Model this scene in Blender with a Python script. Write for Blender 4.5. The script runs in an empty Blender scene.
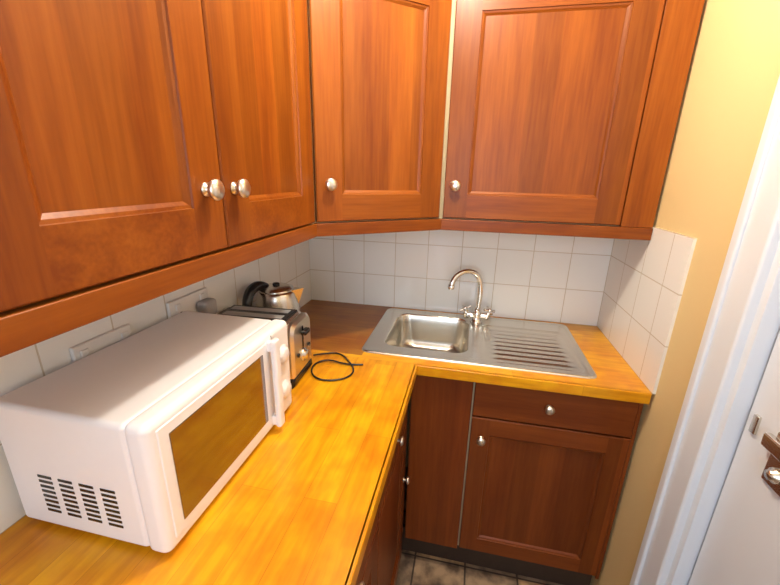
import bpy, bmesh, math, random
from mathutils import Vector, Matrix, Euler
random.seed(3)
sc=bpy.context.scene
W=1.284; CT=0.90; D=0.53; XL=0.597; ZB=1.311; ZD=1.353; XU=.288; YU=-.303; YA=-.585; XA=.628; CEIL=2.38; YF=-3.0
ZT=2.032   # top of wall cupboard doors

# ---------------------------------------------------------------- materials
def newmat(name):
    m=bpy.data.materials.new(name); m.use_nodes=True
    nt=m.node_tree; b=nt.nodes['Principled BSDF']
    return m,nt,b
def plain(name,col,rough=.5,metal=0.,coat=0.,bump=0.,bscale=60.,emis=None,var=0.,spec=None):
    m,nt,b=newmat(name)
    b.inputs['Base Color'].default_value=(*col,1); b.inputs['Roughness'].default_value=rough
    b.inputs['Metallic'].default_value=metal; b.inputs['Coat Weight'].default_value=coat
    b.inputs['Coat Roughness'].default_value=.1
    if spec is not None: b.inputs['IOR'].default_value=spec
    tc=nt.nodes.new('ShaderNodeTexCoord'); n=nt.nodes.new('ShaderNodeTexNoise'); n.inputs['Scale'].default_value=bscale
    nt.links.new(tc.outputs['Object'],n.inputs['Vector'])
    if bump:
        bp=nt.nodes.new('ShaderNodeBump'); bp.inputs['Strength'].default_value=bump; bp.inputs['Distance'].default_value=.002
        nt.links.new(n.outputs['Fac'],bp.inputs['Height']); nt.links.new(bp.outputs['Normal'],b.inputs['Normal'])
    if var:
        mx=nt.nodes.new('ShaderNodeMix'); mx.data_type='RGBA'
        mx.inputs[6].default_value=(*[c*(1-var) for c in col],1); mx.inputs[7].default_value=(*[min(1,c*(1+var)) for c in col],1)
        nt.links.new(n.outputs['Fac'],mx.inputs[0]); nt.links.new(mx.outputs[2],b.inputs['Base Color'])
    if emis:
        b.inputs['Emission Color'].default_value=(*emis[0],1); b.inputs['Emission Strength'].default_value=emis[1]
    return m
def wood(name,cd,cm,cl,axis,rough=.40,coat=.06):
    m,nt,b=newmat(name)
    tc=nt.nodes.new('ShaderNodeTexCoord'); mp=nt.nodes.new('ShaderNodeMapping')
    oi=nt.nodes.new('ShaderNodeObjectInfo')
    s=[1,1,1]; s[axis]=.06
    mp.inputs['Scale'].default_value=s
    add=nt.nodes.new('ShaderNodeVectorMath'); add.operation='ADD'
    mul=nt.nodes.new('ShaderNodeMath'); mul.operation='MULTIPLY'; mul.inputs[1].default_value=17.
    nt.links.new(oi.outputs['Random'],mul.inputs[0])
    nt.links.new(tc.outputs['Object'],mp.inputs['Vector']); nt.links.new(mp.outputs[0],add.inputs[0]); nt.links.new(mul.outputs[0],add.inputs[1])
    n1=nt.nodes.new('ShaderNodeTexNoise'); n1.inputs['Scale'].default_value=14; n1.inputs['Detail'].default_value=3; n1.inputs['Distortion'].default_value=.6
    n2=nt.nodes.new('ShaderNodeTexNoise'); n2.inputs['Scale'].default_value=140; n2.inputs['Detail'].default_value=4
    nt.links.new(add.outputs[0],n1.inputs['Vector']); nt.links.new(add.outputs[0],n2.inputs['Vector'])
    mx=nt.nodes.new('ShaderNodeMath'); mx.operation='MULTIPLY_ADD'; mx.inputs[1].default_value=.35
    sc2=nt.nodes.new('ShaderNodeMath'); sc2.operation='MULTIPLY'; sc2.inputs[1].default_value=.65
    nt.links.new(n1.outputs['Fac'],sc2.inputs[0]); nt.links.new(n2.outputs['Fac'],mx.inputs[0]); nt.links.new(sc2.outputs[0],mx.inputs[2])
    r=nt.nodes.new('ShaderNodeValToRGB'); e=r.color_ramp.elements
    e[0].position=.36;e[0].color=(*cd,1);e[1].position=.66;e[1].color=(*cl,1)
    k=e.new(.5);k.color=(*cm,1)
    nt.links.new(mx.outputs[0],r.inputs[0])
    if axis==2:   # glued-up vertical boards of slightly different tone
        sp=nt.nodes.new('ShaderNodeSeparateXYZ'); nt.links.new(tc.outputs['Object'],sp.inputs[0])
        dvd=nt.nodes.new('ShaderNodeMath'); dvd.operation='DIVIDE'; dvd.inputs[1].default_value=.0775; nt.links.new(sp.outputs[0],dvd.inputs[0])
        fl=nt.nodes.new('ShaderNodeMath'); fl.operation='FLOOR'; nt.links.new(dvd.outputs[0],fl.inputs[0])
        ad=nt.nodes.new('ShaderNodeMath'); ad.operation='ADD'; nt.links.new(fl.outputs[0],ad.inputs[0]); nt.links.new(mul.outputs[0],ad.inputs[1])
        wn_=nt.nodes.new('ShaderNodeTexWhiteNoise'); wn_.noise_dimensions='1D'; nt.links.new(ad.outputs[0],wn_.inputs['W'])
        mr=nt.nodes.new('ShaderNodeMapRange'); mr.inputs[3].default_value=.76; mr.inputs[4].default_value=1.16; nt.links.new(wn_.outputs[0],mr.inputs[0])
        vm=nt.nodes.new('ShaderNodeVectorMath'); vm.operation='SCALE'; nt.links.new(r.outputs[0],vm.inputs[0]); nt.links.new(mr.outputs[0],vm.inputs['Scale'])
        nt.links.new(vm.outputs[0],b.inputs['Base Color'])
    else: nt.links.new(r.outputs[0],b.inputs['Base Color'])
    b.inputs['Roughness'].default_value=rough; b.inputs['Coat Weight'].default_value=coat; b.inputs['Coat Roughness'].default_value=.25
    b.inputs['IOR'].default_value=1.33
    return m
cd,cm,cl=(.175,.036,.003),(.235,.056,.004),(.300,.082,.007)
WV=wood('cherry_vertical',cd,cm,cl,2); WHx=wood('cherry_along_x',cd,cm,cl,0); WHy=wood('cherry_along_y',cd,cm,cl,1)
bd,bm_,bl=(.150,.030,.005),(.190,.042,.007),(.235,.057,.010)
BV=wood('dark_cherry_vertical',bd,bm_,bl,2); BHx=wood('dark_cherry_along_x',bd,bm_,bl,0)
CREAM=plain('carcass_cream',(.62,.50,.30),.6,var=.05)
DARK=plain('plinth_dark',(.05,.03,.02),.6,var=.1)
def counter_mat(name,along,tone=1.):
    m,nt,b=newmat(name)
    tc=nt.nodes.new('ShaderNodeTexCoord'); mp=nt.nodes.new('ShaderNodeMapping')
    if along==1: mp.inputs['Rotation'].default_value=(0,0,math.pi/2)
    nt.links.new(tc.outputs['Object'],mp.inputs['Vector'])
    br=nt.nodes.new('ShaderNodeTexBrick'); br.inputs['Scale'].default_value=1; br.inputs['Brick Width'].default_value=.55
    br.inputs['Row Height'].default_value=.066; br.inputs['Mortar Size'].default_value=.0005; br.inputs['Mortar Smooth'].default_value=.5
    br.offset=.37; br.inputs['Bias'].default_value=.1
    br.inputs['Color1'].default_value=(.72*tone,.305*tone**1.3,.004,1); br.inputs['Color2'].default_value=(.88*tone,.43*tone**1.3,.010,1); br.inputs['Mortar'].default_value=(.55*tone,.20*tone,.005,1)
    nt.links.new(mp.outputs[0],br.inputs['Vector'])
    mp2=nt.nodes.new('ShaderNodeMapping'); mp2.inputs['Scale'].default_value=(.12,1,1); nt.links.new(mp.outputs[0],mp2.inputs['Vector'])
    n=nt.nodes.new('ShaderNodeTexNoise'); n.inputs['Scale'].default_value=60; n.inputs['Detail'].default_value=5; nt.links.new(mp2.outputs[0],n.inputs['Vector'])
    n2=nt.nodes.new('ShaderNodeTexNoise'); n2.inputs['Scale'].default_value=12; n2.inputs['Detail'].default_value=5; nt.links.new(mp.outputs[0],n2.inputs['Vector'])
    r=nt.nodes.new('ShaderNodeValToRGB'); r.color_ramp.elements[0].position=.3; r.color_ramp.elements[0].color=(.76,.62,.5,1); r.color_ramp.elements[1].position=.6; r.color_ramp.elements[1].color=(1.0,1.0,1.0,1)
    nt.links.new(n.outputs['Fac'],r.inputs[0])
    mu=nt.nodes.new('ShaderNodeMix'); mu.data_type='RGBA'; mu.blend_type='MULTIPLY'; mu.inputs[0].default_value=.85
    nt.links.new(br.outputs['Color'],mu.inputs[6]); nt.links.new(r.outputs[0],mu.inputs[7])
    r2=nt.nodes.new('ShaderNodeValToRGB'); r2.color_ramp.elements[0].position=.36; r2.color_ramp.elements[0].color=(.88,.70,.9,1); r2.color_ramp.elements[1].position=.56; r2.color_ramp.elements[1].color=(1,1,1,1)
    nt.links.new(n2.outputs['Fac'],r2.inputs[0])
    mu2=nt.nodes.new('ShaderNodeMix'); mu2.data_type='RGBA'; mu2.blend_type='MULTIPLY'; mu2.inputs[0].default_value=.8
    nt.links.new(mu.outputs[2],mu2.inputs[6]); nt.links.new(r2.outputs[0],mu2.inputs[7])
    nt.links.new(mu2.outputs[2],b.inputs['Base Color'])
    b.inputs['Roughness'].default_value=.28; b.inputs['Coat Weight'].default_value=.08; b.inputs['Coat Roughness'].default_value=.15; b.inputs['IOR'].default_value=1.42
    return m
CX=counter_mat('worktop_along_x',0); CY=counter_mat('worktop_along_y',1); CD=counter_mat('worktop_corner_painted_shade',0,.45)  # CD: worktop colour darkened to imitate shade below the corner cabinet
def tile_mat(name,au,uo,bw,bh,c1,c2,mort,rough,ms=.0018,vz=True,zo=CT,bumpy=.3):
    m,nt,b=newmat(name)
    tc=nt.nodes.new('ShaderNodeTexCoord'); sp=nt.nodes.new('ShaderNodeSeparateXYZ'); cb=nt.nodes.new('ShaderNodeCombineXYZ')
    nt.links.new(tc.outputs['Object'],sp.inputs[0])
    a1=nt.nodes.new('ShaderNodeMath'); a1.operation='SUBTRACT'; a1.inputs[1].default_value=uo-bw*40
    a2=nt.nodes.new('ShaderNodeMath'); a2.operation='SUBTRACT'; a2.inputs[1].default_value=zo-bh*40
    nt.links.new(sp.outputs[au],a1.inputs[0]); nt.links.new(sp.outputs[2 if vz else 1],a2.inputs[0])
    nt.links.new(a1.outputs[0],cb.inputs[0]); nt.links.new(a2.outputs[0],cb.inputs[1])
    br=nt.nodes.new('ShaderNodeTexBrick'); br.offset=0; br.inputs['Scale'].default_value=1; br.inputs['Brick Width'].default_value=bw; br.inputs['Row Height'].default_value=bh
    br.inputs['Mortar Size'].default_value=ms; br.inputs['Mortar Smooth'].default_value=.3
    br.inputs['Color1'].default_value=(*c1,1); br.inputs['Color2'].default_value=(*c2,1); br.inputs['Mortar'].default_value=(*mort,1)
    nt.links.new(cb.outputs[0],br.inputs['Vector'])
    if not vz:
        n=nt.nodes.new('ShaderNodeTexNoise'); n.inputs['Scale'].default_value=16; n.inputs['Detail'].default_value=6
        nt.links.new(tc.outputs['Object'],n.inputs['Vector'])
        r=nt.nodes.new('ShaderNodeValToRGB'); r.color_ramp.elements[0].position=.38; r.color_ramp.elements[0].color=(.35,.3,.3,1); r.color_ramp.elements[1].position=.62; r.color_ramp.elements[1].color=(1.3,1.2,1.1,1)
        nt.links.new(n.outputs['Fac'],r.inputs[0])
        mu=nt.nodes.new('ShaderNodeMix'); mu.data_type='RGBA'; mu.blend_type='MULTIPLY'; mu.inputs[0].default_value=1
        nt.links.new(br.outputs['Color'],mu.inputs[6]); nt.links.new(r.outputs[0],mu.inputs[7]); nt.links.new(mu.outputs[2],b.inputs['Base Color'])
    else: nt.links.new(br.outputs['Color'],b.inputs['Base Color'])
    bp=nt.nodes.new('ShaderNodeBump'); bp.invert=True; bp.inputs['Strength'].default_value=bumpy; bp.inputs['Distance'].default_value=.002
    nt.links.new(br.outputs['Fac'],bp.inputs['Height']); nt.links.new(bp.outputs['Normal'],b.inputs['Normal'])
    b.inputs['Roughness'].default_value=rough
    return m
tw,th=.1455,.151
TB=tile_mat('tiles_back',0,W,tw,th,(.90,.90,.87),(.87,.87,.84),(.62,.56,.46),.12)
TL=tile_mat('tiles_side',1,0,tw,th,(.90,.90,.87),(.87,.87,.84),(.62,.56,.46),.12)
FLOOR=tile_mat('floor_tiles',0,.62,.2,.2,(.50,.34,.19),(.26,.20,.15),(.07,.05,.04),.4,ms=.004,vz=False,zo=-.47)
YEL=plain('wall_yellow_paint',(.80,.62,.31),.7,bump=.1,bscale=120)
CEILM=plain('ceiling_paint',(.85,.84,.81),.8,bump=.05)
WGLOSS=plain('white_gloss_paint',(.80,.84,.90),.3,bump=.05,bscale=30)
MWW=plain('microwave_white_plastic',(.86,.84,.86),.35,var=.01)
MWG=plain('microwave_window_glass',(.075,.028,.005),.06,coat=1,spec=2.2)
BLK=plain('black_plastic',(.012,.012,.014),.25)
STEEL=plain('brushed_steel',(.74,.71,.64),.27,metal=1.,bump=.05,bscale=220)
CHR=plain('chrome',(.82,.81,.79),.10,metal=1.)
NICK=plain('satin_nickel',(.78,.74,.66),.30,metal=1.)
GREY=plain('grey_plastic',(.35,.35,.36),.4)
PLUG=plain('socket_white_plastic',(.78,.77,.74),.35)
# ---------------------------------------------------------------- helpers
def link(o):
    sc.collection.objects.link(o); return o
def empty(name,loc=(0,0,0)):
    e=bpy.data.objects.new(name,None); e.location=loc; e.empty_display_size=.05; link(e); return e
def par(o,p):
    if p is not None:
        o.parent=p; o.matrix_parent_inverse=Matrix.Translation(p.location).inverted()
    return o
def mesh(name,verts,faces,mats,mi=None,p=None,smooth=False,M=None):
    me=bpy.data.meshes.new(name); me.from_pydata([tuple(v) for v in verts],[],faces)
    for m in (mats if isinstance(mats,list) else [mats]): me.materials.append(m)
    if mi:
        for f,i in zip(me.polygons,mi): f.material_index=i
    if smooth:
        for f in me.polygons: f.use_smooth=True
    bm=bmesh.new(); bm.from_mesh(me); bmesh.ops.recalc_face_normals(bm,faces=bm.faces); bm.to_mesh(me); bm.free()
    o=bpy.data.objects.new(name,me); link(o)
    if M is not None: o.matrix_world=M
    if p is not None:
        par(o,p)
    return o
def boxes(name,bs,mat,bevel=0,p=None,M=None,seg=2):
    bm=bmesh.new()
    for (x0,x1,y0,y1,z0,z1) in bs:
        r=bmesh.ops.create_cube(bm,size=1)
        for v in r['verts']:
            v.co=Vector(((x0+x1)/2+v.co.x*(x1-x0),(y0+y1)/2+v.co.y*(y1-y0),(z0+z1)/2+v.co.z*(z1-z0)))
    if bevel: bmesh.ops.bevel(bm,geom=bm.edges[:],offset=bevel,segments=seg,profile=.5,affect='EDGES')
    me=bpy.data.meshes.new(name); bm.to_mesh(me); bm.free(); me.materials.append(mat)
    if bevel:
        for f in me.polygons: f.use_smooth=True
    o=bpy.data.objects.new(name,me); link(o)
    if bevel:
        w=o.modifiers.new('wn','WEIGHTED_NORMAL'); w.keep_sharp=False
    if M is not None: o.matrix_world=M
    return par(o,p)
def box(name,x0,x1,y0,y1,z0,z1,mat,bevel=0,p=None,M=None,seg=2): return boxes(name,[(x0,x1,y0,y1,z0,z1)],mat,bevel,p,M,seg)
def revolve(name,prof,mat,M,p=None,n=32,smooth=True):
    v=[];f=[]
    for (r,z) in prof:
        for k in range(n):
            a=2*math.pi*k/n; v.append((r*math.cos(a),r*math.sin(a),z))
    for i in range(len(prof)-1):
        for k in range(n): f.append((i*n+k,i*n+(k+1)%n,(i+1)*n+(k+1)%n,(i+1)*n+k))
    if prof[0][0]>1e-6: f.append(tuple(range(n)))
    if prof[-1][0]>1e-6: f.append(tuple(range((len(prof)-1)*n,len(prof)*n)))
    o=mesh(name,v,f,mat,p=p,smooth=smooth,M=M)
    bm=bmesh.new(); bm.from_mesh(o.data); bmesh.ops.remove_doubles(bm,verts=bm.verts,dist=1e-6); bm.to_mesh(o.data); bm.free()
    return o
def tube(name,pts,r,mat,p=None,M=None,kind='NURBS',taper=None):
    c=bpy.data.curves.new(name,'CURVE'); c.dimensions='3D'; c.bevel_depth=r; c.bevel_resolution=6; c.resolution_u=16; c.use_fill_caps=True
    s=c.splines.new(kind); s.points.add(len(pts)-1)
    for i,q in enumerate(pts):
        s.points[i].co=(*q,1)
        if taper: s.points[i].radius=taper[i]
    if kind=='NURBS': s.order_u=4 if len(pts)>3 else 3; s.use_endpoint_u=True
    c.materials.append(mat)
    o=bpy.data.objects.new(name,c); link(o)
    if M is not None: o.matrix_world=M
    return par(o,p)
def look(axis_to,loc):
    z=Vector(axis_to).normalized(); q=Vector((0,0,1)).rotation_difference(z)
    return Matrix.Translation(loc)@q.to_matrix().to_4x4()
def frameM(origin,xdir):
    x=Vector(xdir).normalized(); z=Vector((0,0,1)); y=z.cross(x)
    R=Matrix((x,y,z)).transposed().to_4x4()
    return Matrix.Translation(origin)@R
def door(name,w,h,M,p,mv,mh,fs=.078,t=.02,rec=.009,slope=.012,flat=False):
    """Shaker door. local: x 0..w, z 0..h, front at y=0, back y=t"""
    def rect(i,y): return [(i,y,i),(w-i,y,i),(w-i,y,h-i),(i,y,h-i)]
    V=[];F=[];MI=[]
    V+=rect(0,t); V+=rect(0,.003); V+=rect(.003,0)
    F.append((0,1,2,3));MI.append(0)
    for a in (0,4):
        for k in range(4): F.append((a+k,a+(k+1)%4,a+4+(k+1)%4,a+4+k)); MI.append(0)
    b=len(V)
    if flat:
        F.append((8,9,10,11)); MI.append(0)
    else:
        e=.003;s=fs
        V+=[(s,0,e),(w-s,0,e),(w-s,0,h-e),(s,0,h-e)]
        V+=[(s,0,s),(w-s,0,s),(w-s,0,h-s),(s,0,h-s)]
        F+= [(8,b,b+4,b+7,b+3,11),(b+1,9,10,b+2,b+6,b+5),(b,b+1,b+5,b+4),(b+7,b+6,b+2,b+3)]; MI+=[0,0,1,1]
        c=len(V)
        for (i,y) in ((s+.001,.003),(s+slope*.5,.0045),(s+slope,rec)):
            V+=rect(i,y)
        prev=b+4
        for a in (c,c+4,c+8):
            for k in range(4): F.append((prev+k,prev+(k+1)%4,a+(k+1)%4,a+k)); MI.append(1 if k%2==0 else 0)
            prev=a
        F.append((c+8,c+9,c+10,c+11)); MI.append(0)
    return mesh(name,V,F,[mv,mh],MI,p=p,M=M)
def knob(name,loc,d,p,s=1.06):
    prof=[(.011,0),(.011,.002),(.0065,.004),(.0055,.008),(.008,.011),(.0145,.014),(.0168,.018),(.0162,.022),(.012,.0255),(.005,.027),(0,.0272)]
    return revolve(name,[(r*s,z*s) for r,z in prof],NICK,look(d,loc),p)
# ---------------------------------------------------------------- room shell
box('floor',-.11,W+.4,YF-.1,.1,-.05,0,FLOOR)
box('ceiling',-.11,W+.4,YF-.1,.1,CEIL,CEIL+.05,CEILM)
box('wall_back',-.11,W+.11,.008,.11,0,CEIL,YEL)
box('wall_left',-.11,-.008,YF,.008,0,CEIL,YEL)
DY0,DY1=-.79,-1.56
boxes('wall_right',[(W+.008,W+.11,DY0,.008,0,CEIL),(W+.008,W+.11,DY1,DY0,2.04,CEIL),(W+.008,W+.11,YF,DY1,0,CEIL)],YEL)
boxes('wall_front',[(-.11,.2,YF-.1,YF,0,CEIL),(1.1,W+.11,YF-.1,YF,0,CEIL),(.2,1.1,YF-.1,YF,0,1.0),(.2,1.1,YF-.1,YF,2.1,CEIL)],CEILM)
wn=empty('window_1',(.65,YF-.05,1.55))
boxes('window_frame',[(.2,.25,YF-.08,YF-.03,1,2.1),(1.05,1.1,YF-.08,YF-.03,1,2.1),(.25,1.05,YF-.08,YF-.03,1,1.05),(.25,1.05,YF-.08,YF-.03,2.05,2.1),(.63,.67,YF-.08,YF-.03,1.05,2.05)],WGLOSS,p=wn)
# tiling
box('trim_1',0,W,0,.008,CT,1.40,TB)
box('trim_2',-.008,0,-2.4,.008,CT,1.40,TL)
box('trim_3',W,W+.008,-.530,.008,CT,CT+3*th,TL,0)
# door and frame
d1=empty('door_1',(W+.05,(DY0+DY1)/2,1))
box('door_leaf',W+.03,W+.07,DY1+.035,DY0-.035,.01,2.0,WGLOSS,.003,p=d1)
boxes('door_jamb',[(W+.0,W+.11,DY0-.03,DY0,0,2.04),(W+.0,W+.11,DY1,DY1+.03,0,2.04),(W+.0,W+.11,DY1,DY0,2.01,2.04)],WGLOSS,.002,p=d1)
boxes('door_architrave',[(W-.018,W+.008,DY0-.012,DY0+.085,0,2.12),(W-.018,W+.008,DY1-.085,DY1+.012,0,2.12),(W-.018,W+.008,DY1,DY0,2.03,2.12)],WGLOSS,.006,p=d1,seg=3)
boxes('architrave_bead',[(W-.026,W-.016,DY0+.055,DY0+.078,0,2.11)],WGLOSS,.004,p=d1,seg=3)
box('latch_plate',W+.024,W+.031,-.965,-.905,.955,1.06,STEEL,.003,p=d1)
box('latch_bolt',W+.012,W+.026,-.945,-.893,1.020,1.048,STEEL,.004,p=d1)
revolve('latch_turn',[(.014,0),(.014,.006),(.009,.009),(.009,.014),(0,.015)],STEEL,look((-1,0,0),(W+.024,-.935,.985)),p=d1)
box('door_keep',W+.024,W+.031,-.858,-.844,1.015,1.055,STEEL,.002,p=d1)
# ---------------------------------------------------------------- worktop
hx0,hx1,hy0,hy1=.402,1.142,-.468,-.036
wt=empty('kitchen_worktop',(.6,-.6,CT))
z0=CT-.036
boxes('worktop_slab_sink_run',[(hx0,hx1,-D+.006,hy0,z0,CT),(hx0,hx1,hy1,0,z0,CT),(hx1,W,-D+.006,0,z0,CT),(0,hx0,-D+.006,-.506,z0,CT)],CX,p=wt)
box('worktop_corner_painted_shade',0,hx0,-.506,0,z0,CT,CD,p=wt)  # worktop piece split off to carry the cabinet shade in its colour
box('worktop_nosing_sink_run',XL-.004,W,-D,-D+.012,z0,CT,CX,.003,p=wt)
box('worktop_slab_long_run',0,XL-.006,-2.4,-D+.006,z0,CT,CY,p=wt)
box('worktop_nosing_long_run',XL-.012,XL,-2.4,-D+.004,z0,CT,CY,.003,p=wt)
# ---------------------------------------------------------------- base cabinets
b1=empty('base_cabinet',(.9,-.25,.45))
FY=-D+.025
boxes('carcass',[(XL,XL+.016,FY+.022,-.02,.12,.73),(W-.02,W-.012,FY+.022,-.02,.12,z0),(.775,.791,FY+.022,-.03,.12,.70),(.775,.791,FY+.0215,FY+.04,.12,z0),(XL,W-.012,FY+.023,-.02,.12,.136),(XL,W-.012,-.03,-.02,.12,z0-.02)],CREAM,p=b1)
box('plinth',.56,W-.002,-.455,-.44,0,.12,DARK,p=b1)
BX=.787
door('corner_door',BX-.006-(XL-.02),z0-.005-.125,frameM((XL-.02,FY,.125),(1,0,0)),b1,BV,BHx,flat=True)
door('drawer_front',W-.012-BX,.135,frameM((BX,FY,.725),(1,0,0)),b1,BHx,BHx,flat=True)
door('cupboard_door',W-.012-BX,.585,frameM((BX,FY,.135),(1,0,0)),b1,BV,BHx,fs=.062)
knob('drawer_knob',(1.02,FY,.795),(0,-1,0),b1,.9)
knob('door_knob',(.823,FY,.64),(0,-1,0),b1,.9)
box('end_filler',W-.011,W-.001,FY+.004,-.02,.12,z0,BV,p=b1)
b2=empty('base_cabinet',(.3,-1.3,.45))
FX=XL-.02
box('carcass',.01,FX-.022,-2.38,-D+.02,.12,z0,CREAM,p=b2)
box('plinth',.48,.50,-2.38,-.44,0,.12,DARK,p=b2)
yy=-.565
for i,wd in enumerate((.40,.40,.5,.48)):
    door(f'cupboard_door_{i+1}',wd-.004,z0-.005-.125-.14,frameM((FX,yy-wd+.002,.125),(0,1,0)),b2,BV,BHx,fs=.062)
    door(f'drawer_{i+1}',wd-.004,.136,frameM((FX,yy-wd+.002,z0-.005-.136),(0,1,0)),b2,BV,BV,flat=True)
    knob(f'knob_{i+1}',(FX,yy-(.035 if i%2==0 else wd-.035),.50),(1,0,0),b2,.8)
    knob(f'drawer_knob_{i+1}',(FX,yy-wd/2,.79),(1,0,0),b2,.8)
    yy-=wd
# ---------------------------------------------------------------- wall cabinets
t=.02
u1=empty('wall_cabinet',(.15,-1.3,1.65))
box('carcass',0.001,XU-t-.002,-2.4,YA+.004,ZB+.012,ZT,CREAM,p=u1)
box('underside_panel',0.001,XU-t-.002,-2.4,YA,ZB+.004,ZB+.012,WHy,p=u1)
box('pelmet',XU-.022,XU+.002,-2.4,YA-.0,ZB,ZD-.004,WHy,.002,p=u1)
h=ZT-ZD
GY=-1.001
door('door_far',(YA-.006)-(GY+.0015),h,frameM((XU,GY+.0015,ZD),(0,1,0)),u1,WV,WHy)
door('door_near',.388,h,frameM((XU,GY-.0015-.388,ZD),(0,1,0)),u1,WV,WHy)
door('door_end',.50,h,frameM((XU,GY-.0045-.888,ZD),(0,1,0)),u1,WV,WHy)
knob('knob_far',(XU,GY+.034,ZD+.107),(1,0,0),u1)
knob('knob_near',(XU,GY-.046,ZD+.107),(1,0,0),u1)
u2=empty('corner_wall_cabinet',(.3,-.3,1.65))
A=Vector((XU,YA,0)); B=Vector((XA,YU,0)); dv=(B-A).normalized(); nrm=Vector((dv.y,-dv.x,0)); L=(B-A).length
def prism(name,poly,z0,z1,mat,p):
    n=len(poly); v=[(x,y,z0) for x,y in poly]+[(x,y,z1) for x,y in poly]
    f=[tuple(range(n)),tuple(range(n,2*n))]+[(k,(k+1)%n,n+(k+1)%n,n+k) for k in range(n)]
    return mesh(name,v,f,mat,p=p)
ia=A-nrm*.022; ib=B-nrm*.022
prism('carcass',[(0.001,-.001),(0.001,YA+.005),(XU-.024,YA+.005),(ia.x,ia.y),(ib.x,ib.y),(XA,YU+.024),(XA,-.001)],ZB+.012,ZT,CREAM,u2)
prism('underside_panel',[(0.001,-.001),(0.001,YA),(XU-.02,YA),(ia.x,ia.y),(ib.x,ib.y),(XA,YU+.02),(XA,-.001)],ZB+.004,ZB+.0118,WHx,u2)
box('pelmet',0,L,-.002,.022,0,ZD-.004-ZB,WHx,.002,p=u2,M=frameM((A.x,A.y,ZB),dv))
door('door',L-.012,h,frameM((A.x+dv.x*.004,A.y+dv.y*.004,ZD),dv),u2,WV,WHx)
kp=A+dv*.042
knob('knob',(kp.x,kp.y,ZD+.107),nrm,u2)
u3=empty('wall_cabinet',(.95,-.15,1.65))
box('carcass',XA+.001,W-.001,YU+t+.002,-.001,ZB+.012,ZT,CREAM,p=u3)
box('underside_panel',XA+.001,W-.001,YU+t+.002,-.001,ZB+.004,ZB+.0118,WHx,p=u3)
box('pelmet',XA,W-.001,YU-.002,YU+.022,ZB,ZD-.004,WHx,.002,p=u3)
XR=1.191
door('door',XR-XA-.006,h,frameM((XA+.004,YU,ZD),(1,0,0)),u3,WV,WHx)
box('end_filler',XR+.001,W-.001,YU+.003,YU+.022,ZD-.003,ZT,WV,.001,p=u3)
knob('knob',(XA+.04,YU,ZD+.107),(0,-1,0),u3)
# ---------------------------------------------------------------- sink
sk=empty('kitchen_sink',(.77,-.25,CT))
def rrect(x0,x1,y0,y1,r,z,n=6):
    out=[]
    for (cx,cy,a0) in ((x1-r,y1-r,0),(x0+r,y1-r,90),(x0+r,y0+r,180),(x1-r,y0+r,270)):
        for k in range(n+1):
            a=math.radians(a0+90*k/n); out.append((cx+r*math.cos(a),cy+r*math.sin(a),z))
    return out
sx0,sx1,sy0,sy1=.387,1.157,-.482,-.022
bm=bmesh.new()
def addloop(pts): return [bm.verts.new(q) for q in pts]
def bridge(a,b):
    n=len(a)
    for k in range(n): bm.faces.new((a[k],a[(k+1)%n],b[(k+1)%n],b[k]))
def ins(i,z,r): return rrect(sx0+i,sx1-i,sy0+i,sy1-i,r,z)
ls=[addloop(ins(0,CT+.0003,.03)),addloop(ins(.002,CT+.004,.029)),addloop(ins(.006,CT+.0055,.026)),addloop(ins(.011,CT+.005,.022)),addloop(ins(.017,CT+.002,.02))]
for a,b in zip(ls,ls[1:]): bridge(a,b)
zd_=CT+.002
bx0,bx1,by0,by1=.445,.762,-.412,-.062
bl=[addloop(rrect(bx0,bx1,by0,by1,.055,zd_,8))]
for i,z,r in ((.004,-.002,.052),(.009,-.010,.05),(.013,-.04,.05),(.018,-.11,.055),(.028,-.138,.06),(.05,-.150,.05),(.09,-.154,.03)):
    bl.append(addloop(rrect(bx0+i,bx1-i,by0+i,by1-i,r,zd_+z,8)))
for a,b in zip(bl,bl[1:]): bridge(a,b)
bm.faces.new(bl[-1])
gx0,gx1,gy0,gy1=.800,1.135,-.458,-.105
gl=[bm.verts.new(q) for q in ((gx0,gy0,zd_),(gx1,gy0,zd_),(gx1,gy1,zd_),(gx0,gy1,zd_))]
edges=set()
for lp in (ls[-1],bl[0],gl):
    n=len(lp)
    for k in range(n):
        e=bm.edges.get((lp[k],lp[(k+1)%n])) or bm.edges.new((lp[k],lp[(k+1)%n]))
        edges.add(e)
bmesh.ops.triangle_fill(bm,edges=list(edges),use_beauty=True,use_dissolve=False)
bmesh.ops.recalc_face_normals(bm,faces=bm.faces)
me=bpy.data.meshes.new('sink_bowl'); bm.to_mesh(me); bm.free(); me.materials.append(STEEL)
for f in me.polygons: f.use_smooth=True
o=bpy.data.objects.new('sink_bowl',me); link(o); par(o,sk)
o.modifiers.new('wn','WEIGHTED_NORMAL')
nx,ny=90,180; V=[];F=[]
for j in range(ny+1):
    for i in range(nx+1):
        x=gx0+(gx1-gx0)*i/nx; y=gy0+(gy1-gy0)*j/ny
        r=.03; qx=max(abs(x-(gx0+gx1)/2)-((gx1-gx0)/2-.006-r),0); qy=max(abs(y-(gy0+gy1)/2)-((gy1-gy0)/2-.006-r),0)
        d=r-math.hypot(qx,qy)
        k=min(1,max(0,d/.012)); k=k*k*(3-2*k)
        q2x=max(0,min(1,(x-gx0-.03)/.03,(gx1-.025-x)/.03)); q2y=max(0,min(1,(y-gy0-.02)/.01,(gy1-.02-y)/.01))
        rid=(.5+.5*math.cos((y-gy0)/(gy1-gy0)*2*math.pi*10.0+math.pi))**1.5
        z=zd_-.0035*k+.0034*rid*q2x*q2y
        V.append((x,y,z))
for j in range(ny):
    for i in range(nx): F.append((j*(nx+1)+i,j*(nx+1)+i+1,(j+1)*(nx+1)+i+1,(j+1)*(nx+1)+i))
mesh('drainer',V,F,STEEL,p=sk,smooth=True)
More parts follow.
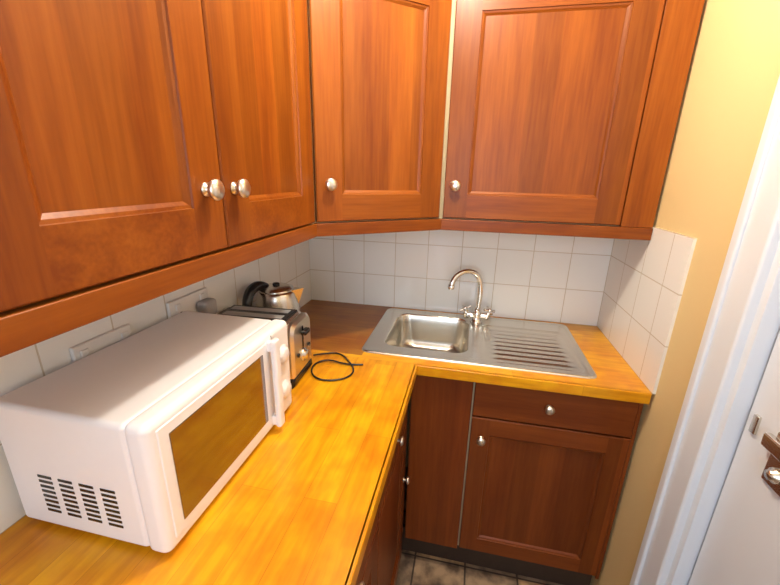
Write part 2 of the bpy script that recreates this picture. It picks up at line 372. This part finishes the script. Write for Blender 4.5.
revolve('waste',[(.038,0),(.036,.002),(.026,.001),(.022,-.004),(0,-.005)],CHR,Matrix.Translation((.60,-.235,zd_-.152)),p=sk)
revolve('waste_holes',[(.018,0),(0,.0005)],BLK,Matrix.Translation((.60,-.235,zd_-.155)),p=sk)
# tap
tp=empty('mixer_tap',(.785,-.085,CT))
tx,ty,tz=.785,-.085,zd_
revolve('tap_base',[(.027,0),(.027,.006),(.020,.010),(.018,.025),(.021,.030),(.021,.042),(.014,.050),(.012,.058)],CHR,Matrix.Translation((tx,ty,tz)),p=tp)
tube('tap_body',[(tx-.042,ty,tz+.030),(tx+.042,ty,tz+.030)],.013,CHR,p=tp,kind='POLY')
for s in (-1,1):
    kx=tx+s*.042
    revolve('tap_stem',[(.014,-.012),(.015,.0),(.010,.010),(.009,.022)],CHR,look((s*.35,-.25,1),(kx,ty,tz+.03)),p=tp)
    M=look((s*.35,-.25,1),(kx+s*.008,ty-.006,tz+.056))
    revolve('cross_hub',[(0,-.008),(.010,-.007),(.012,0),(.010,.008),(.005,.011),(0,.012)],CHR,M,p=tp)
    for a in range(4):
        c,s_=math.cos(a*math.pi/2+.4),math.sin(a*math.pi/2+.4)
        tube('cross_arm',[tuple(M@Vector((c*.006,s_*.006,0))),tuple(M@Vector((c*.024,s_*.024,0)))],.0058,CHR,p=tp,kind='POLY')
tube('tap_spout',[(tx,ty,tz+.045),(tx+.006,ty,tz+.10),(tx+.008,ty-.002,tz+.160),(tx-.012,ty-.01,tz+.220),(tx-.075,ty-.04,tz+.230),(tx-.108,ty-.06,tz+.195),(tx-.112,ty-.065,tz+.168)],.0112,CHR,p=tp)
revolve('spout_tip',[(.012,0),(.0135,.004),(.0135,.018),(.011,.020)],CHR,Matrix.Translation((tx-.112,ty-.065,tz+.154)),p=tp)
# ---------------------------------------------------------------- microwave
mw=empty('microwave_oven',(.16,-1.04,CT))
mx0,mx1,my0,my1,mz0,mz1=.018,.272,-1.262,-.832,CT+.010,CT+.243
box('body',mx0,mx1,my0,my1,mz0,mz1,MWW,.010,p=mw,seg=4)
fx=mx1+.038
box('front_frame',mx1-.004,fx,my0-.002,my1+.002,mz0-.004,mz1+.004,MWW,.014,p=mw,seg=5)
CPY=my1-.100
box('window_surround',fx-.004,fx+.002,my0+.016,CPY,mz0+.018,mz1-.012,MWW,.002,p=mw)
box('window',fx-.002,fx+.0035,my0+.035,CPY-.028,mz0+.036,mz1-.030,MWG,.001,p=mw)
box('door_handle',fx+.010,fx+.024,CPY-.012,CPY+.012,mz0+.006,mz1-.004,MWW,.006,p=mw,seg=4)
boxes('handle_mounts',[(fx-.002,fx+.016,CPY-.010,CPY+.008,mz0+.010,mz0+.035),(fx-.002,fx+.016,CPY-.010,CPY+.008,mz1-.033,mz1-.008)],MWW,.004,p=mw)
box('panel_gap',fx-.001,fx+.0006,CPY+.014,CPY+.016,mz0+.004,mz1-.004,GREY,p=mw)
for z in (.065,.160):
    revolve('dial',[(.024,0),(.024,.003),(.019,.004),(.018,.009),(.015,.011),(0,.0115)],MWW,look((1,0,0),(fx,my1-.040,mz0+z)),p=mw)
vs=[]
for c in range(4):
    for r in range(8):
        xx=.082+c*.0405; zz=CT+.046+r*.0098
        vs.append((xx,xx+.027,my0-.0008,my0+.002,zz,zz+.0048))
boxes('side_vents',vs,BLK,p=mw)
boxes('feet',[(.05,.08,-1.24,-1.21,CT,mz0+.002),(.05,.08,-.88,-.85,CT,mz0+.002),(.24,.27,-1.24,-1.21,CT,mz0+.002),(.24,.27,-.88,-.85,CT,mz0+.002)],GREY,p=mw)
# ---------------------------------------------------------------- toaster (long axis along x)
TM=Matrix.Translation((.142,-.690,CT))@Matrix.Rotation(math.radians(3),4,'Z')
tr=empty('toaster',(.142,-.690,CT))
def shell(name,x0,x1,hw,z0,z1,r,mat,p,M,n=6,ex=.006):
    prof=[(-hw,z0),(hw,z0)]+[(hw-r+r*math.cos(math.radians(a)),z1-r+r*math.sin(math.radians(a))) for a in [90*k/n for k in range(n+1)]]+[(-hw+r+r*math.cos(math.radians(a)),z1-r+r*math.sin(math.radians(a))) for a in [90+90*k/n for k in range(n+1)]]
    N=len(prof); V=[];F=[]
    cz=(z0+z1)/2
    for (x,s) in ((x0,ex),(x0+ex,0),(x1-ex,0),(x1,ex)):
        for (y,z) in prof: V.append((x,y*(1-s/hw),cz+(z-cz)*(1-s/((z1-z0)/2))))
    for a in range(3):
        for k in range(N): F.append((a*N+k,a*N+(k+1)%N,(a+1)*N+(k+1)%N,(a+1)*N+k))
    F.append(tuple(range(N)));F.append(tuple(range(3*N,4*N)))
    return mesh(name,V,F,mat,p=p,M=M,smooth=False)
shell('toaster_base',-.125,.131,.074,.0,.03,.008,BLK,tr,TM)
shell('toaster_body',-.115,.109,.072,.022,.192,.03,STEEL,tr,TM)
shell('end_cap',.106,.132,.070,.024,.190,.03,NICK,tr,TM,ex=.008)
shell('back_cap',-.128,-.112,.070,.024,.188,.03,BLK,tr,TM)
box('top_panel',-.108,.100,-.050,.050,.188,.196,BLK,.003,p=tr,M=TM)
boxes('slots',[(-.095,.085,-.036,-.010,.1945,.1975),(-.095,.085,.010,.036,.1945,.1975)],GREY,p=tr,M=TM)
box('lever_slot',.131,.1335,-.004,.004,.06,.165,BLK,p=tr,M=TM)
box('lever',.133,.150,-.018,.018,.142,.156,BLK,.004,p=tr,M=TM)
revolve('browning_dial',[(.020,0),(.020,.004),(.015,.006),(.014,.012),(0,.013)],STEEL,TM@look((1,0,0),(.132,0.0,.075)),p=tr)
for s in (-1,1):
    revolve('button',[(.006,0),(.006,.005),(0,.006)],BLK,TM@look((1,0,0),(.132,s*.04,.09)),p=tr)
cord=empty('power_cord',(.4,-.6,CT))
dx,dy=-.003,.035
tube('cord',[(x+dx,y+dy,z) for x,y,z in [(.255,-.60,CT+.01),(.29,-.56,CT+.004),(.33,-.545,CT+.004),(.37,-.59,CT+.004),(.42,-.65,CT+.004),(.41,-.71,CT+.004),(.34,-.74,CT+.004),(.29,-.71,CT+.004),(.27,-.64,CT+.004),(.32,-.60,CT+.009),(.37,-.63,CT+.004),(.43,-.61,CT+.004)]],.0028,BLK,p=cord)
# ---------------------------------------------------------------- kettle
KX,KY=.092,-.490
kt=empty('electric_kettle',(KX,KY,CT))
KM=Matrix.Translation((KX,KY,CT))@Matrix.Rotation(math.radians(15),4,'Z')@Matrix.Scale(1.06,4)
revolve('kettle_base',[(.080,0),(.082,.006),(.080,.016),(.074,.022)],BLK,KM,p=kt,n=40)
revolve('kettle_body',[(.076,.020),(.078,.028),(.077,.06),(.072,.12),(.066,.165),(.061,.185),(.057,.192)],STEEL,KM,p=kt,n=48)
revolve('kettle_lid',[(.056,.190),(.054,.198),(.040,.204),(.015,.207),(0,.208)],STEEL,KM,p=kt,n=40)
revolve('lid_knob',[(.010,.206),(.012,.211),(.009,.215),(0,.216)],BLK,KM,p=kt,n=20)
V=[(.045,-.024,.194),(.045,.024,.194),(.088,0,.198),(.055,-.022,.150),(.055,.022,.150),(.066,0,.135)]
mesh('kettle_spout',V,[(0,2,1),(0,3,5,2),(1,2,5,4),(0,1,4,3),(3,4,5)],STEEL,p=kt,M=KM)
tube('kettle_handle',[(-.034,.0,.200),(-.046,-.02,.214),(-.058,-.050,.214),(-.067,-.082,.198),(-.070,-.095,.15),(-.064,-.09,.10),(-.055,-.075,.065),(-.045,-.05,.055)],.014,BLK,p=kt,M=KM,taper=[1,1.1,1.15,1.1,1,.9,.9,.9])
# ---------------------------------------------------------------- sockets
def socket(y,z,w,plug=False):
    s=empty('wall_socket',(0,y,z))
    box('plate',.0005,.010,y-w/2,y+w/2,z-.043,z+.043,PLUG,.003,p=s)
    for k in ((-1,1) if w>.1 else (0,)):
        box('rocker',.009,.014,y+k*.045-.008,y+k*.045+.008,z+.015,z+.032,PLUG,.002,p=s)
        boxes('pin_holes',[(.0095,.0104,y+k*.036-.003,y+k*.036+.003,z-.002,z+.007),(.0095,.0104,y+k*.036-.014,y+k*.036-.008,z-.022,z-.018),(.0095,.0104,y+k*.036+.008,y+k*.036+.014,z-.022,z-.018)],BLK,p=s)
    if plug: 
        box('plug',.010,.045,y+.015,y+.065,z-.030,z+.018,GREY,.010,p=s,seg=3)
    return s
socket(-1.05,1.12,.13); socket(-.80,1.130,.146,True)
# ---------------------------------------------------------------- lights
LX,LY=.64,-.82
cl_=empty('ceiling_light',(LX,LY,CEIL))
EM=plain('lamp_diffuser',(1,.95,.85),.5,emis=((1,.86,.66),5))
revolve('lamp_rose',[(.0,-.030),(.03,-.028),(.045,-.012),(.05,0)],PLUG,Matrix.Translation((LX,LY,CEIL-.001)),p=cl_)
revolve('lamp_bulb',[(.0,-.095),(.018,-.090),(.028,-.070),(.024,-.050),(.013,-.035),(.013,-.025)],EM,Matrix.Translation((LX,LY,CEIL-.001)),p=cl_)
def area(name,loc,rot,sx,sy,e,col):
    l=bpy.data.lights.new(name,'AREA'); l.shape='RECTANGLE'; l.size=sx; l.size_y=sy; l.energy=e; l.color=col
    o=bpy.data.objects.new(name,l); o.location=loc; o.rotation_euler=rot; link(o); return o
pl=bpy.data.lights.new('ceiling_bulb','POINT'); pl.energy=34; pl.color=(1,.91,.76); pl.shadow_soft_size=.04
po=bpy.data.objects.new('ceiling_bulb',pl); po.location=(LX,LY,CEIL-.16); link(po)
area('window_daylight',(.65,YF+.02,1.55),(math.radians(90),0,0),.8,1.0,20,(.70,.83,1))
w=bpy.data.worlds.new('world'); sc.world=w; w.use_nodes=True
w.node_tree.nodes['Background'].inputs[0].default_value=(.75,.85,1,1); w.node_tree.nodes['Background'].inputs[1].default_value=.6
sc.view_settings.view_transform='Standard'
# ---------------------------------------------------------------- camera
C=Vector((.7287,-1.6226,1.4908)); E=Euler((1.2666,-.0217,.2124)); f=376.03
cam=bpy.data.cameras.new('camera'); cam.sensor_width=36; cam.lens=f/780*36; cam.clip_start=.01
co=bpy.data.objects.new('camera',cam); co.location=C; co.rotation_euler=E; link(co); sc.camera=co
